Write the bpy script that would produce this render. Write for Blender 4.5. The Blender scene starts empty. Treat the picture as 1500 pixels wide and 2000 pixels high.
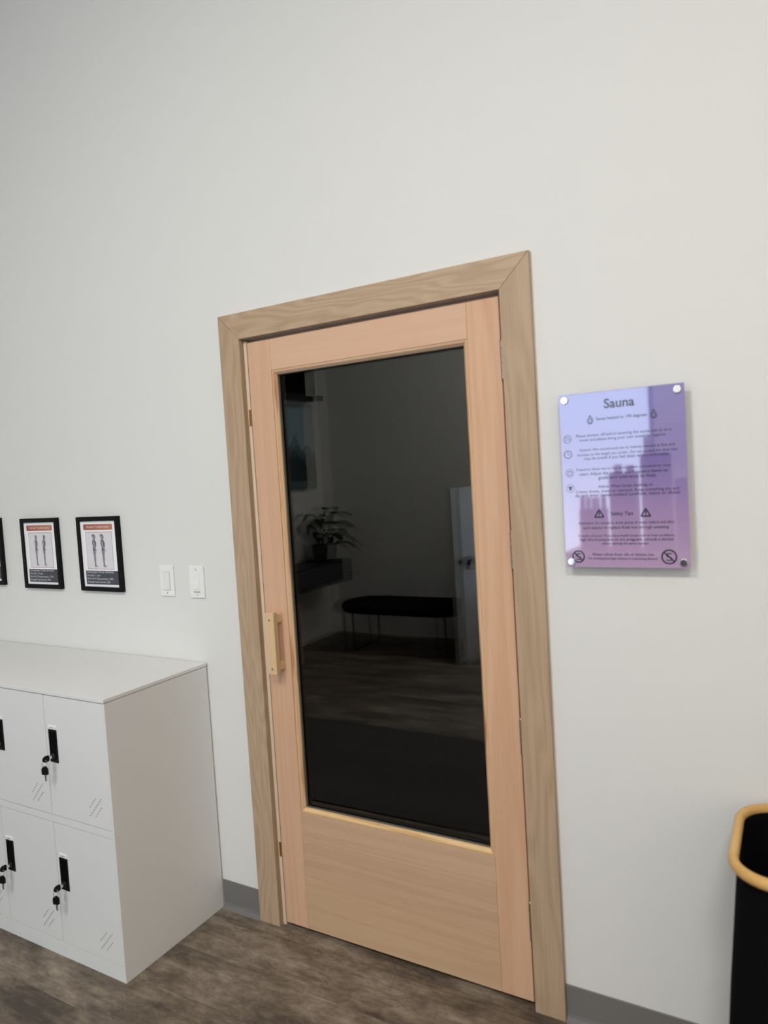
import bpy, bmesh, math, random
from mathutils import Vector, Matrix
random.seed(7)
SC = bpy.context.scene
COL = SC.collection
PI = math.pi

# ------------------------------------------------------------------ helpers
def tag(o, label=None, cat=None, group=None, kind=None):
    if label: o['label'] = label
    if cat: o['category'] = cat
    if group: o['group'] = group
    if kind: o['kind'] = kind
    return o

def empty(name, loc, label=None, cat=None, group=None, kind=None):
    o = bpy.data.objects.new(name, None)
    o.empty_display_size = 0.05
    o.location = loc
    COL.objects.link(o)
    return tag(o, label, cat, group, kind)

class MB:
    """collects shapes, builds ONE mesh object"""
    def __init__(s):
        s.bm = bmesh.new()
        s.uv = None
    def box(s, x0, x1, y0, y1, z0, z1, bev=0.0, mi=0, seg=2):
        r = bmesh.ops.create_cube(s.bm, size=1.0)
        vs = r['verts']
        for v in vs:
            v.co = Vector((x0 + (v.co.x + .5) * (x1 - x0), y0 + (v.co.y + .5) * (y1 - y0), z0 + (v.co.z + .5) * (z1 - z0)))
        es = list({e for v in vs for e in v.link_edges})
        fs = {f for v in vs for f in v.link_faces}
        for f in fs: f.material_index = mi
        if bev > 0:
            bmesh.ops.bevel(s.bm, geom=es, offset=bev, segments=seg, profile=.6, affect='EDGES', clamp_overlap=True, material=mi)
        return s
    def prism(s, pts, d, mi=0, bev=0.0):
        """closed outline of 3D points extruded by vector d"""
        vs = [s.bm.verts.new(p) for p in pts]
        f = s.bm.faces.new(vs); f.material_index = mi
        r = bmesh.ops.extrude_face_region(s.bm, geom=[f])
        nv = [g for g in r['geom'] if isinstance(g, bmesh.types.BMVert)]
        for v in nv: v.co += Vector(d)
        al = vs + nv
        fs = {f for v in al for f in v.link_faces}
        for q in fs: q.material_index = mi
        bmesh.ops.recalc_face_normals(s.bm, faces=list(fs))
        if bev > 0:
            es = list({e for v in al for e in v.link_edges})
            bmesh.ops.bevel(s.bm, geom=es, offset=bev, segments=2, profile=.6, affect='EDGES', clamp_overlap=True)
        return s
    def cyl(s, a, b, r, r2=None, seg=20, mi=0, bev=0.0):
        a = Vector(a); b = Vector(b); d = b - a
        m = Matrix.Translation((a + b) / 2) @ d.to_track_quat('Z', 'Y').to_matrix().to_4x4()
        q = bmesh.ops.create_cone(s.bm, cap_ends=True, segments=seg, radius1=r, radius2=r if r2 is None else r2, depth=d.length, matrix=m)
        vs = q['verts']
        for f in {f for v in vs for f in v.link_faces}: f.material_index = mi
        if bev > 0:
            es = [e for e in {e for v in vs for e in v.link_edges} if any(len(f.verts) > 4 for f in e.link_faces)]
            bmesh.ops.bevel(s.bm, geom=es, offset=bev, segments=3, profile=.5, affect='EDGES', clamp_overlap=True)
        return s
    def tube(s, pts, rad, seg=10, closed=False, ry=None, mi=0, up=None):
        pts = [Vector(p) for p in pts]; n = len(pts)
        rads = rad if isinstance(rad, (list, tuple)) else [rad] * n
        rings = []
        for i, p in enumerate(pts):
            if closed: t = pts[(i + 1) % n] - pts[i - 1]
            else: t = pts[min(i + 1, n - 1)] - pts[max(i - 1, 0)]
            t.normalize()
            u = Vector(up) if up else (Vector((0, 0, 1)) if abs(t.z) < .9 else Vector((1, 0, 0)))
            a = t.cross(u).normalized(); b = a.cross(t).normalized()
            rr = rads[i]; r2 = rr if ry is None else ry
            rings.append([s.bm.verts.new(p + a * rr * math.cos(2 * PI * k / seg) + b * r2 * math.sin(2 * PI * k / seg)) for k in range(seg)])
        m = n if closed else n - 1
        nf = []
        for i in range(m):
            A = rings[i]; B = rings[(i + 1) % n]
            for k in range(seg):
                nf.append(s.bm.faces.new((A[k], A[(k + 1) % seg], B[(k + 1) % seg], B[k])))
        if not closed:
            nf.append(s.bm.faces.new(rings[0][::-1])); nf.append(s.bm.faces.new(rings[-1]))
        for f in nf: f.material_index = mi
        bmesh.ops.recalc_face_normals(s.bm, faces=nf)
        return s
    def loft(s, rings, cap0=True, cap1=True, mi=0):
        R = [[s.bm.verts.new(p) for p in r] for r in rings]
        nf = []
        n = len(R[0])
        for i in range(len(R) - 1):
            for k in range(n):
                nf.append(s.bm.faces.new((R[i][k], R[i][(k + 1) % n], R[i + 1][(k + 1) % n], R[i + 1][k])))
        if cap0: nf.append(s.bm.faces.new(R[0][::-1]))
        if cap1: nf.append(s.bm.faces.new(R[-1]))
        for f in nf: f.material_index = mi
        bmesh.ops.recalc_face_normals(s.bm, faces=nf)
        return s
    def mesh(s, me, fn, mi=0):
        """append a mesh datablock with a point map"""
        vs = [s.bm.verts.new(fn(v.co)) for v in me.vertices]
        for p in me.polygons:
            try:
                f = s.bm.faces.new([vs[i] for i in p.vertices]); f.material_index = mi
            except ValueError: pass
        return s
    def build(s, name, mat, parent=None, smooth=False, loc=None):
        me = bpy.data.meshes.new(name)
        s.bm.normal_update()
        s.bm.to_mesh(me); s.bm.free()
        for m in (mat if isinstance(mat, (list, tuple)) else [mat]): me.materials.append(m)
        if smooth:
            for p in me.polygons: p.use_smooth = True
            try: me.set_sharp_from_angle(angle=math.radians(38))
            except Exception: pass
        o = bpy.data.objects.new(name, me)
        COL.objects.link(o)
        if smooth:
            wn = o.modifiers.new('weighted_normals', 'WEIGHTED_NORMAL'); wn.keep_sharp = True; wn.weight = 80
        if loc: o.location = loc
        if parent: o.parent = parent
        return o

def copy_tree(o, loc, label=None, group=None, parent=None):
    c = o.copy(); COL.objects.link(c)
    if parent is None: c.location = loc
    else: c.parent = parent
    if label: c['label'] = label
    if group: c['group'] = group
    for ch in list(o.children): copy_tree(ch, None, parent=c)
    return c

def text_mesh(body, bold=0.0):
    cu = bpy.data.curves.new('lettering_curve', 'FONT')
    cu.body = body; cu.size = 1.0; cu.resolution_u = 3; cu.offset = bold
    ob = bpy.data.objects.new('lettering_curve', cu)
    COL.objects.link(ob)
    bpy.context.view_layer.update()
    dg = bpy.context.evaluated_depsgraph_get()
    me = bpy.data.meshes.new_from_object(ob.evaluated_get(dg))
    bpy.data.objects.remove(ob)
    bpy.data.curves.remove(cu)
    xs = [v.co.x for v in me.vertices]; ys = [v.co.y for v in me.vertices]
    return me, min(xs), max(xs), min(ys), max(ys)

def add_text(mb, body, y, cx=None, x0=None, z=0, width=None, height=None, bold=0.0, mi=0, zshift=None):
    """z = middle of x-height; width or em height"""
    me, a, b, c, d = text_mesh(body, bold)
    if width and height: sx = width / (b - a); sz = height
    elif width: sx = sz = width / (b - a)
    else: sx = sz = height
    xo = (cx - (a + b) / 2 * sx) if cx is not None else x0 - a * sx
    zo = z - .27 * sz
    mb.mesh(me, lambda v: Vector((xo + v.x * sx, y, zo + v.y * sz)), mi)
    bpy.data.meshes.remove(me)

# ------------------------------------------------------------------ materials
def new_mat(name):
    m = bpy.data.materials.new(name); m.use_nodes = True
    nt = m.node_tree; b = nt.nodes['Principled BSDF']
    return m, nt, b

def srgb(r, g, b):
    f = lambda c: (c / 255 / 12.92) if c / 255 <= .04045 else ((c / 255 + .055) / 1.055) ** 2.4
    return (f(r), f(g), f(b), 1)

def plain(name, col, rough=.5, metal=0, spec=.5, bump=0, bscale=200, coat=0):
    m, nt, b = new_mat(name)
    b.inputs['Base Color'].default_value = col
    b.inputs['Roughness'].default_value = rough
    b.inputs['Metallic'].default_value = metal
    b.inputs['Specular IOR Level'].default_value = spec
    b.inputs['Coat Weight'].default_value = coat
    if bump:
        tc = nt.nodes.new('ShaderNodeTexCoord'); n = nt.nodes.new('ShaderNodeTexNoise'); bp = nt.nodes.new('ShaderNodeBump')
        n.inputs['Scale'].default_value = bscale; n.inputs['Detail'].default_value = 3
        nt.links.new(tc.outputs['Object'], n.inputs['Vector']); nt.links.new(n.outputs['Fac'], bp.inputs['Height'])
        bp.inputs['Strength'].default_value = bump; bp.inputs['Distance'].default_value = .002
        nt.links.new(bp.outputs['Normal'], b.inputs['Normal'])
    return m

def wood(name, dark, mid, light, axis='z', freq=22., stretch=14., bands=5., contrast=1.0, rough=.5, seed=0., fibre=.35, streak=None):
    m, nt, b = new_mat(name)
    N = nt.nodes.new; Lk = nt.links.new
    tc = N('ShaderNodeTexCoord'); mp = N('ShaderNodeMapping')
    sc = {'x': (1 / stretch, 1, 1), 'z': (1, 1, 1 / stretch)}[axis]
    mp.inputs['Scale'].default_value = sc
    mp.inputs['Location'].default_value = (seed, seed * 1.7, seed * .6)
    Lk(tc.outputs['Object'], mp.inputs['Vector'])
    n1 = N('ShaderNodeTexNoise'); n1.inputs['Scale'].default_value = freq * .45; n1.inputs['Detail'].default_value = 2; n1.inputs['Distortion'].default_value = .3
    Lk(mp.outputs['Vector'], n1.inputs['Vector'])
    mul = N('ShaderNodeMath'); mul.operation = 'MULTIPLY'; mul.inputs[1].default_value = bands * 6.283
    Lk(n1.outputs['Fac'], mul.inputs[0])
    sn = N('ShaderNodeMath'); sn.operation = 'SINE'; Lk(mul.outputs[0], sn.inputs[0])
    n2 = N('ShaderNodeTexNoise'); n2.inputs['Scale'].default_value = freq * 14; n2.inputs['Detail'].default_value = 4
    mp2 = N('ShaderNodeMapping'); mp2.inputs['Scale'].default_value = {'x': (1 / 40, 1, 1), 'z': (1, 1, 1 / 40)}[axis]
    mp2.inputs['Location'].default_value = (seed, seed, seed)
    Lk(tc.outputs['Object'], mp2.inputs['Vector']); Lk(mp2.outputs['Vector'], n2.inputs['Vector'])
    n3 = N('ShaderNodeTexNoise'); n3.inputs['Scale'].default_value = freq * .12; n3.inputs['Detail'].default_value = 2
    Lk(mp.outputs['Vector'], n3.inputs['Vector'])
    # fac = .5 + .16*contrast*sine + fibre*(n2-.5) + .5*(n3-.5)
    a1 = N('ShaderNodeMath'); a1.operation = 'MULTIPLY_ADD'; a1.inputs[1].default_value = .13 * contrast; a1.inputs[2].default_value = .5
    Lk(sn.outputs[0], a1.inputs[0])
    a2 = N('ShaderNodeMath'); a2.operation = 'MULTIPLY_ADD'; a2.inputs[1].default_value = fibre; Lk(n2.outputs['Fac'], a2.inputs[0]); Lk(a1.outputs[0], a2.inputs[2])
    a3 = N('ShaderNodeMath'); a3.operation = 'MULTIPLY_ADD'; a3.inputs[1].default_value = .7 * contrast; Lk(n3.outputs['Fac'], a3.inputs[0]); Lk(a2.outputs[0], a3.inputs[2])
    a4 = N('ShaderNodeMath'); a4.operation = 'SUBTRACT'; a4.inputs[1].default_value = .5 * fibre + .35 * contrast; Lk(a3.outputs[0], a4.inputs[0])
    cr = N('ShaderNodeValToRGB'); e = cr.color_ramp.elements
    e[0].position = .22; e[0].color = dark; e[1].position = .78; e[1].color = light
    k = cr.color_ramp.elements.new(.5); k.color = mid
    Lk(a4.outputs[0], cr.inputs['Fac'])
    out = cr.outputs['Color']
    if streak:
        n4 = N('ShaderNodeTexNoise'); n4.inputs['Scale'].default_value = 34; n4.inputs['Detail'].default_value = 2
        mp3 = N('ShaderNodeMapping'); mp3.inputs['Scale'].default_value = {'x': (1 / 9, 1, 2), 'z': (2, 1, 1 / 9)}[axis]
        mp3.inputs['Location'].default_value = (seed, .3, seed)
        Lk(tc.outputs['Object'], mp3.inputs['Vector']); Lk(mp3.outputs['Vector'], n4.inputs['Vector'])
        r4 = N('ShaderNodeValToRGB'); r4.color_ramp.elements[0].position = .56; r4.color_ramp.elements[0].color = (0, 0, 0, 1)
        r4.color_ramp.elements[1].position = .68; r4.color_ramp.elements[1].color = (.7, .7, .7, 1)
        Lk(n4.outputs['Fac'], r4.inputs['Fac'])
        mx = N('ShaderNodeMix'); mx.data_type = 'RGBA'; Lk(r4.outputs['Color'], mx.inputs['Factor'])
        Lk(out, mx.inputs['A']); mx.inputs['B'].default_value = streak
        out = mx.outputs['Result']
    Lk(out, b.inputs['Base Color'])
    b.inputs['Roughness'].default_value = rough
    b.inputs['Specular IOR Level'].default_value = .35
    bp = N('ShaderNodeBump'); bp.inputs['Strength'].default_value = .12; bp.inputs['Distance'].default_value = .001
    Lk(n2.outputs['Fac'], bp.inputs['Height']); Lk(bp.outputs['Normal'], b.inputs['Normal'])
    return m

def floor_shading():
    m, nt, b = new_mat('vinyl_plank'); N = nt.nodes.new; Lk = nt.links.new
    tc = N('ShaderNodeTexCoord')
    br = N('ShaderNodeTexBrick'); br.offset = .37; br.squash = 1
    br.inputs['Scale'].default_value = 1; br.inputs['Brick Width'].default_value = 40.0; br.inputs['Row Height'].default_value = .178
    br.inputs['Mortar Size'].default_value = .0012; br.inputs['Mortar Smooth'].default_value = .3; br.inputs['Bias'].default_value = 0
    br.inputs['Color1'].default_value = (0, 0, 0, 1); br.inputs['Color2'].default_value = (1, 1, 1, 1); br.inputs['Mortar'].default_value = (.5, .5, .5, 1)
    mpb = N('ShaderNodeMapping'); mpb.inputs['Location'].default_value = (9.0, .055, 0)
    Lk(tc.outputs['Object'], mpb.inputs['Vector']); Lk(mpb.outputs['Vector'], br.inputs['Vector'])
    # each plank reads its own piece of the pattern
    sep = N('ShaderNodeVectorMath'); sep.operation = 'MULTIPLY_ADD'; sep.inputs[1].default_value = (3.1, 1.3, 5)
    Lk(br.outputs['Color'], sep.inputs[0]); Lk(tc.outputs['Object'], sep.inputs[2])
    def noise(scale, det, st, rough=.55, dist=0):
        mp = N('ShaderNodeMapping'); mp.inputs['Scale'].default_value = st
        Lk(sep.outputs[0], mp.inputs['Vector'])
        n = N('ShaderNodeTexNoise'); n.inputs['Scale'].default_value = scale; n.inputs['Detail'].default_value = det
        n.inputs['Roughness'].default_value = rough; n.inputs['Distortion'].default_value = dist
        Lk(mp.outputs['Vector'], n.inputs['Vector']); return n.outputs['Fac']
    big = noise(4.6, 6, (.5, 1.1, 1), .64, .2)
    fine = noise(24, 9, (.46, 1, 1), .82, .3)
    scr = noise(90, 3, (.05, 1, 1), .6, .2)
    def madd(a, k, c):
        q = N('ShaderNodeMath'); q.operation = 'MULTIPLY_ADD'; Lk(a, q.inputs[0]); q.inputs[1].default_value = k
        if isinstance(c, (int, float)): q.inputs[2].default_value = c
        else: Lk(c, q.inputs[2])
        return q.outputs[0]
    f = madd(big, 1.6, -1.17); f = madd(fine, 1.3, f); f = madd(scr, .3, f)
    pv = N('ShaderNodeSeparateColor'); Lk(br.outputs['Color'], pv.inputs[0])
    f = madd(pv.outputs[0], .05, f)
    cr = N('ShaderNodeValToRGB'); e = cr.color_ramp.elements
    e[0].position = .22; e[0].color = srgb(72, 62, 54); e[1].position = .84; e[1].color = srgb(152, 140, 124)
    k = e.new(.5); k.color = srgb(110, 97, 84)
    Lk(f, cr.inputs['Fac'])
    mx = N('ShaderNodeMix'); mx.data_type = 'RGBA'; mx.blend_type = 'MULTIPLY'; mx.inputs['B'].default_value = (.9, .9, .9, 1)
    Lk(br.outputs['Fac'], mx.inputs['Factor']); Lk(cr.outputs['Color'], mx.inputs['A'])
    Lk(mx.outputs['Result'], b.inputs['Base Color'])
    rr = madd(fine, .25, .36); Lk(rr, b.inputs['Roughness'])
    b.inputs['Specular IOR Level'].default_value = .35
    bp = N('ShaderNodeBump'); bp.inputs['Strength'].default_value = .15; bp.inputs['Distance'].default_value = .001
    Lk(f, bp.inputs['Height']); Lk(bp.outputs['Normal'], b.inputs['Normal'])
    return m

def glass_mat(name, tint, ior):
    m, nt, b = new_mat(name)
    b.inputs['Base Color'].default_value = tint
    b.inputs['Transmission Weight'].default_value = 1
    b.inputs['Roughness'].default_value = 0
    b.inputs['IOR'].default_value = ior
    return m

def grad_mat(name, stops, axis, lo, hi, rough=.05, spec=.5, coat=0):
    """a printed colour gradient along a local axis"""
    m, nt, b = new_mat(name); N = nt.nodes.new; Lk = nt.links.new
    tc = N('ShaderNodeTexCoord'); sp = N('ShaderNodeSeparateXYZ'); Lk(tc.outputs['Object'], sp.inputs[0])
    mr = N('ShaderNodeMapRange'); mr.inputs['From Min'].default_value = lo; mr.inputs['From Max'].default_value = hi
    Lk(sp.outputs['XYZ'.index(axis)], mr.inputs['Value'])
    cr = N('ShaderNodeValToRGB'); e = cr.color_ramp.elements
    e[0].position = stops[0][0]; e[0].color = stops[0][1]; e[1].position = stops[-1][0]; e[1].color = stops[-1][1]
    for p, c in stops[1:-1]:
        k = e.new(p); k.color = c
    Lk(mr.outputs[0], cr.inputs['Fac']); Lk(cr.outputs['Color'], b.inputs['Base Color'])
    b.inputs['Roughness'].default_value = rough; b.inputs['Specular IOR Level'].default_value = spec
    b.inputs['Coat Weight'].default_value = coat; b.inputs['Coat Roughness'].default_value = .03
    return m

M = {}
M['wall'] = plain('wall_paint', (.74, .735, .715, 1), .62, spec=.3, bump=.12, bscale=160)
M['ceil'] = plain('ceiling_paint', (.78, .78, .77, 1), .8)
M['floor'] = floor_shading()
M['rubber'] = plain('grey_rubber', srgb(116, 114, 112), .5, spec=.4)
cd, cm, cl = srgb(152, 126, 101), srgb(178, 152, 125), srgb(193, 168, 142)
M['case_v'] = wood('casing_wood_upright', cd, cm, cl, 'z', 15, 7, 14, .55, .5, 3.1)
M['case_v2'] = wood('casing_wood_upright_b', cd, cm, cl, 'z', 15, 8, 13, .5, .5, 11.4)
M['case_h'] = wood('casing_wood_across', cd, cm, cl, 'x', 13, 4, 20, .7, .5, 6.2, fibre=.3)
M['jamb'] = wood('jamb_wood', srgb(206, 184, 158), srgb(218, 198, 174), srgb(228, 210, 188), 'z', 20, 14, 3, .5, .5, 2)
sd, sm, sl = srgb(200, 157, 127), srgb(211, 170, 140), srgb(219, 181, 152)
M['slab_v'] = wood('hemlock_upright', sd, sm, sl, 'z', 26, 26, 6, .55, .5, 1.3)
M['slab_v2'] = wood('hemlock_upright_b', srgb(196, 150, 117), srgb(208, 165, 133), srgb(218, 179, 148), 'z', 26, 22, 5, .7, .5, 8.3)
M['slab_h'] = wood('hemlock_across', srgb(200, 157, 128), srgb(212, 172, 143), srgb(219, 182, 154), 'x', 26, 26, 5, .55, .5, 4.7)
M['slab_h2'] = wood('hemlock_across_b', srgb(183, 147, 117), srgb(196, 162, 132), srgb(206, 174, 145), 'x', 30, 24, 6, .6, .5, 9.9)
M['slab_h3'] = wood('hemlock_across_c', srgb(184, 148, 116), srgb(198, 164, 131), srgb(207, 176, 144), 'x', 30, 24, 6, .5, .5, 15.1)
M['bead_v'] = wood('bead_wood_upright', srgb(196, 150, 112), srgb(212, 172, 132), srgb(222, 186, 148), 'z', 40, 20, 4, .6, .5, 2.2, streak=srgb(160, 98, 62))
M['bead_h'] = wood('bead_wood_across', srgb(200, 156, 108), srgb(222, 184, 132), srgb(232, 200, 152), 'x', 40, 20, 4, .6, .5, 5.2, streak=srgb(190, 140, 92))
M['bead_shaded'] = wood('bead_wood_shaded', srgb(186, 150, 120), srgb(198, 164, 134), srgb(208, 176, 148), 'x', 40, 20, 4, .6, .5, 5.9)  # top bead: shade of its downward face mixed into the wood colour
M['handle'] = wood('handle_wood', srgb(206, 168, 124), srgb(220, 186, 144), srgb(228, 198, 160), 'z', 40, 24, 3, .4, .45, 7.2)
M['gasket'] = plain('grey_gasket', (.13, .135, .125, 1), .6)
M['dark_gap'] = plain('dark_wood_edge', (.05, .035, .025, 1), .7)
M['nickel'] = plain('satin_nickel', (.36, .31, .26, 1), .5, 1)
M['brass'] = plain('brass', (.72, .52, .2, 1), .3, 1)
M['chrome'] = plain('polished_steel', (.78, .78, .78, 1), .12, 1)
M['glass_f'] = glass_mat('clear_door_glass', (.94, .95, .94, 1), 1.38)
M['glass_r'] = glass_mat('smoked_door_glass', (.04, .04, .04, 1), 1.68)
M['sauna'] = plain('dark_sauna_wood', (.05, .03, .02, 1), .7)
M['locker'] = plain('white_steel', (.735, .735, .725, 1), .45, spec=.4, bump=.04, bscale=420)
M['locker_side'] = M['locker']
M['black'] = plain('black_plastic', (.004, .004, .0045, 1), .5, spec=.2)
M['hole'] = plain('dark_hole', (.004, .004, .0042, 1), .9, spec=.05)
M['tab'] = plain('white_tab', (.82, .82, .82, 1), .4)
M['tabslit'] = plain('grey_slit', (.3, .3, .3, 1), .5)
M['frame'] = plain('black_frame', (.004, .004, .0045, 1), .5, spec=.15)
M['paper'] = plain('white_paper', (.9, .9, .92, 1), .3, spec=.4)
M['paper2'] = plain('scan_paper', (.72, .70, .73, 1), .3, spec=.4)
M['banner'] = grad_mat('banner_print', [(0, srgb(164, 84, 78)), (1, srgb(188, 122, 90))], 'X', .035, .19, .3)
M['outline'] = plain('red_outline', srgb(168, 92, 70), .4)
M['caption'] = plain('charcoal_print', srgb(72, 72, 82), .35, spec=.3)
M['white_ink'] = plain('white_ink', (.62, .62, .62, 1), .4)
M['scan1'] = plain('scan_grey', srgb(136, 132, 140), .4)
M['scan2'] = plain('scan_dark', srgb(94, 92, 100), .4)
M['scan3'] = plain('scan_light', srgb(158, 154, 162), .4)
M['plate'] = plain('white_switch', (.84, .84, .83, 1), .3)
M['plate2'] = plain('white_switch_face', (.78, .78, .77, 1), .35)
M['slit'] = plain('grey_line', (.3, .3, .3, 1), .5)
M['sign'] = grad_mat('purple_print', [(0, srgb(186, 158, 192)), (.3, srgb(168, 142, 186)), (.62, srgb(132, 116, 178)), (1, srgb(122, 114, 182))], 'Z', 0, .446, .04, .95, 1)
M['ink'] = plain('dark_ink', (.03, .028, .042, 1), .12, spec=.5)
M['bamboo'] = wood('bamboo', srgb(186, 140, 78), srgb(208, 164, 98), srgb(222, 184, 122), 'x', 24, 10, 3, .5, .45, 3)
M['fabric'] = plain('black_fabric', (.0035, .0035, .004, 1), .95, spec=.06, bump=.25, bscale=700)
M['velvet'] = plain('black_velvet', (.004, .004, .0045, 1), .9, spec=.1)
M['bmetal'] = plain('black_metal', (.006, .006, .006, 1), .45)
M['leaf'] = plain('dark_leaf', (.012, .03, .01, 1), .5, spec=.3)
M['stem'] = plain('leaf_stem', (.03, .05, .02, 1), .5)
M['soil'] = plain('potting_soil', (.015, .01, .008, 1), .95)
M['pot'] = plain('black_pot', (.012, .012, .012, 1), .5)
M['skyp'] = plain('pale_blue_print', srgb(150, 176, 188), .3)
M['mtn1'] = plain('slate_print', srgb(84, 104, 112), .3)
M['mtn2'] = plain('dark_slate_print', srgb(44, 58, 62), .3)
M['white'] = plain('white_board', (.42, .40, .37, 1), .5)
M['mauve'] = plain('dark_display_board', (.05, .045, .05, 1), .5)
M['card1'] = plain('white_carton', (.75, .75, .78, 1), .4)
M['card2'] = plain('lilac_carton', (.35, .28, .42, 1), .4)
M['dim_floor'] = wood('dim_floor_tone', (.045, .04, .036, 1), (.062, .056, .05, 1), (.08, .073, .066, 1), 'x', 6, 12, 3, .8, .9)  # streaky floor-like grain, with the shade on the floor put into its colour
M['winframe'] = plain('window_metal', (.25, .25, .26, 1), .4, .6)
def pane_mat():
    m, nt, b = new_mat('window_pane'); N = nt.nodes.new; Lk = nt.links.new
    tr = N('ShaderNodeBsdfTransparent'); gl = N('ShaderNodeBsdfGlossy'); gl.inputs['Roughness'].default_value = 0
    mx = N('ShaderNodeMixShader'); mx.inputs[0].default_value = .05
    Lk(tr.outputs[0], mx.inputs[1]); Lk(gl.outputs[0], mx.inputs[2]); Lk(mx.outputs[0], nt.nodes['Material Output'].inputs[0])
    return m
M['pane'] = pane_mat()

# ------------------------------------------------------------------ room shell
RX0, RX1, RY0, H = -2.35, 3.7, -4.04, 3.78
T = .14
def struct(name, mb, mat, **k):
    return tag(mb.build(name, mat), kind='structure', **k)
struct('floor', MB().box(RX0 - T, RX1 + T, RY0 - T, 2.4, -.1, 0), M['floor'])
struct('ceiling', MB().box(RX0 - T, RX1 + T, RY0 - T, T, H, H + .1), M['ceil'])
OX0, OX1, OZ = .086, 1.0085, 2.034           # rough opening of the sauna door
struct('wall_back', MB().box(RX0 - T, OX0 , 0, T, 0, H).box(OX1, RX1 + T, 0, T, 0, H).box(OX0, OX1, 0, T, OZ, H), M['wall'])
struct('wall_left', MB().box(RX0 - T, RX0, RY0, 0, 0, H), M['wall'])
struct('wall_right', MB().box(RX1, RX1 + T, RY0, 0, 0, H), M['wall'])
W1 = (-.5, .74, .35, 2.7)
struct('wall_rear', MB().box(RX0 - T, W1[0], RY0 - T, RY0, 0, H).box(W1[1], RX1 + T, RY0 - T, RY0, 0, H)
       .box(W1[0], W1[1], RY0 - T, RY0, 0, W1[2]).box(W1[0], W1[1], RY0 - T, RY0, W1[3], H), M['wall'])
for i, w in enumerate((W1,)):
    e = empty('window_%d' % (i + 1), (w[0], RY0 - .07, w[2]), kind='structure')
    a, b = w[1] - w[0], w[3] - w[2]; q = .04
    MB().box(0, q, -.03, .03, 0, b).box(a - q, a, -.03, .03, 0, b).box(q, a - q, -.03, .03, 0, q).box(q, a - q, -.03, .03, b - q, b).build('window_frame', M['winframe'], e)
    MB().box(q, a - q, -.004, .004, q, b - q).build('window_pane', M['pane'], e)
# sauna cabin behind the door glass
struct('wall_cabin', MB().box(-.5, OX0, T, T + .04, 0, 2.3).box(OX1, 1.7, T, T + .04, 0, 2.3).box(OX0, OX1, T, T + .04, OZ, 2.3)
       .box(-.54, -.5, T, 2.3, 0, 2.3).box(1.7, 1.74, T, 2.3, 0, 2.3).box(-.54, 1.74, 2.3, 2.34, 0, 2.3).box(-.54, 1.74, T, 2.34, 2.3, 2.34)
       .box(-.5, 1.7, T + .04, 2.3, .002, .02), M['sauna'])

# rubber cove base: flat band with a small toe flaring onto the floor
def cove(x0, x1):
    prof = [(-.0005, .1035), (-.003, .1035), (-.0038, .1025), (-.0038, .022), (-.0055, .012), (-.009, .005), (-.015, .0015), (-.018, 0), (-.0005, 0)]
    return MB().prism([(x0, y, z) for y, z in prof], (x1 - x0, 0, 0))
struct('baseboard_left', cove(-.1775, 0), M['rubber'])
struct('baseboard_far', cove(RX0, -1.675), M['rubber'])
struct('baseboard_right', cove(1.0945, RX1), M['rubber'])

# ------------------------------------------------------------------ door casing
CW, CH, CT, CI = 1.0943, 2.12, .0157, .0875
tr = empty('trim_1', (0, 0, 0), 'weathered brown wooden casing around the dark glass sauna door', 'door casing', kind='structure')
def casing(pts, mat):
    return MB().prism([(x, -CT, z) for x, z in pts], (0, CT - .0004, 0), bev=.0022).build('casing_board', mat, tr, True)
g = .0004
casing([(0, 0), (CI, 0), (CI, CH - CI - g), (0, CH - g)], M['case_v'])
casing([(CW - CI, 0), (CW, 0), (CW, CH - g), (CW - CI, CH - CI - g)], M['case_v2'])
casing([(0, CH), (CI, CH - CI), (CW - CI, CH - CI), (CW, CH)], M['case_h'])
JX0, JX1, JZ = .0997, 1.0042, 2.0255          # clear opening
MB().box(CI - .0004, JX0, .0068, T, 0, JZ).build('jamb', M['jamb'], tr)
MB().box(JX1, CW - CI + .0004, .0068, T, 0, JZ).build('jamb', M['jamb'], tr)
MB().box(CI - .0004, CW - CI + .0004, .04, T, JZ, CH - CI + .0004).build('jamb_head', M['case_h'], tr)
MB().box(OX0 + .0003, CI - .0005, .0002, T, 0, OZ - .0005).build('jamb_edge', M['case_v'], tr)
MB().box(CW - CI + .0005, OX1 - .0003, .0002, T, 0, OZ - .0005).build('jamb_edge', M['case_v'], tr)
MB().box(JX0, JX0 + .012, .048, .075, 0, JZ - .012).box(JX1 - .012, JX1, .048, .075, 0, JZ - .012).box(JX0, JX1, .048, .075, JZ - .012, JZ).build('door_stop', M['jamb'], tr)

# ------------------------------------------------------------------ sauna door
dr = empty('door_1', (0, 0, 0), 'pinkish wooden sauna door with a tall dark glass pane', 'door', kind='structure')
SX0, SX1, SZ0, SZ1 = .108, .9982, .0165, 2.0185
IX0, IX1, IZ0, IZ1 = .203, .9015, .426, 1.9175    # inner edges of stiles / rails
gp = .0003
def slab(name, x0, x1, z0, z1, mat): return MB().box(x0, x1, 0, .042, z0, z1, .0012).build(name, mat, dr, True)
slab('stile', SX0, IX0 - gp, SZ0, SZ1, M['slab_v']); slab('stile', IX1 + gp, SX1, SZ0, SZ1, M['slab_v2'])
slab('top_rail', IX0, IX1, IZ1, SZ1, M['slab_h'])
slab('bottom_plank', IX0, IX1, SZ0, .2035 - gp * .5, M['slab_h3']); slab('bottom_plank', IX0, IX1, .2035, IZ0, M['slab_h2'])
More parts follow.
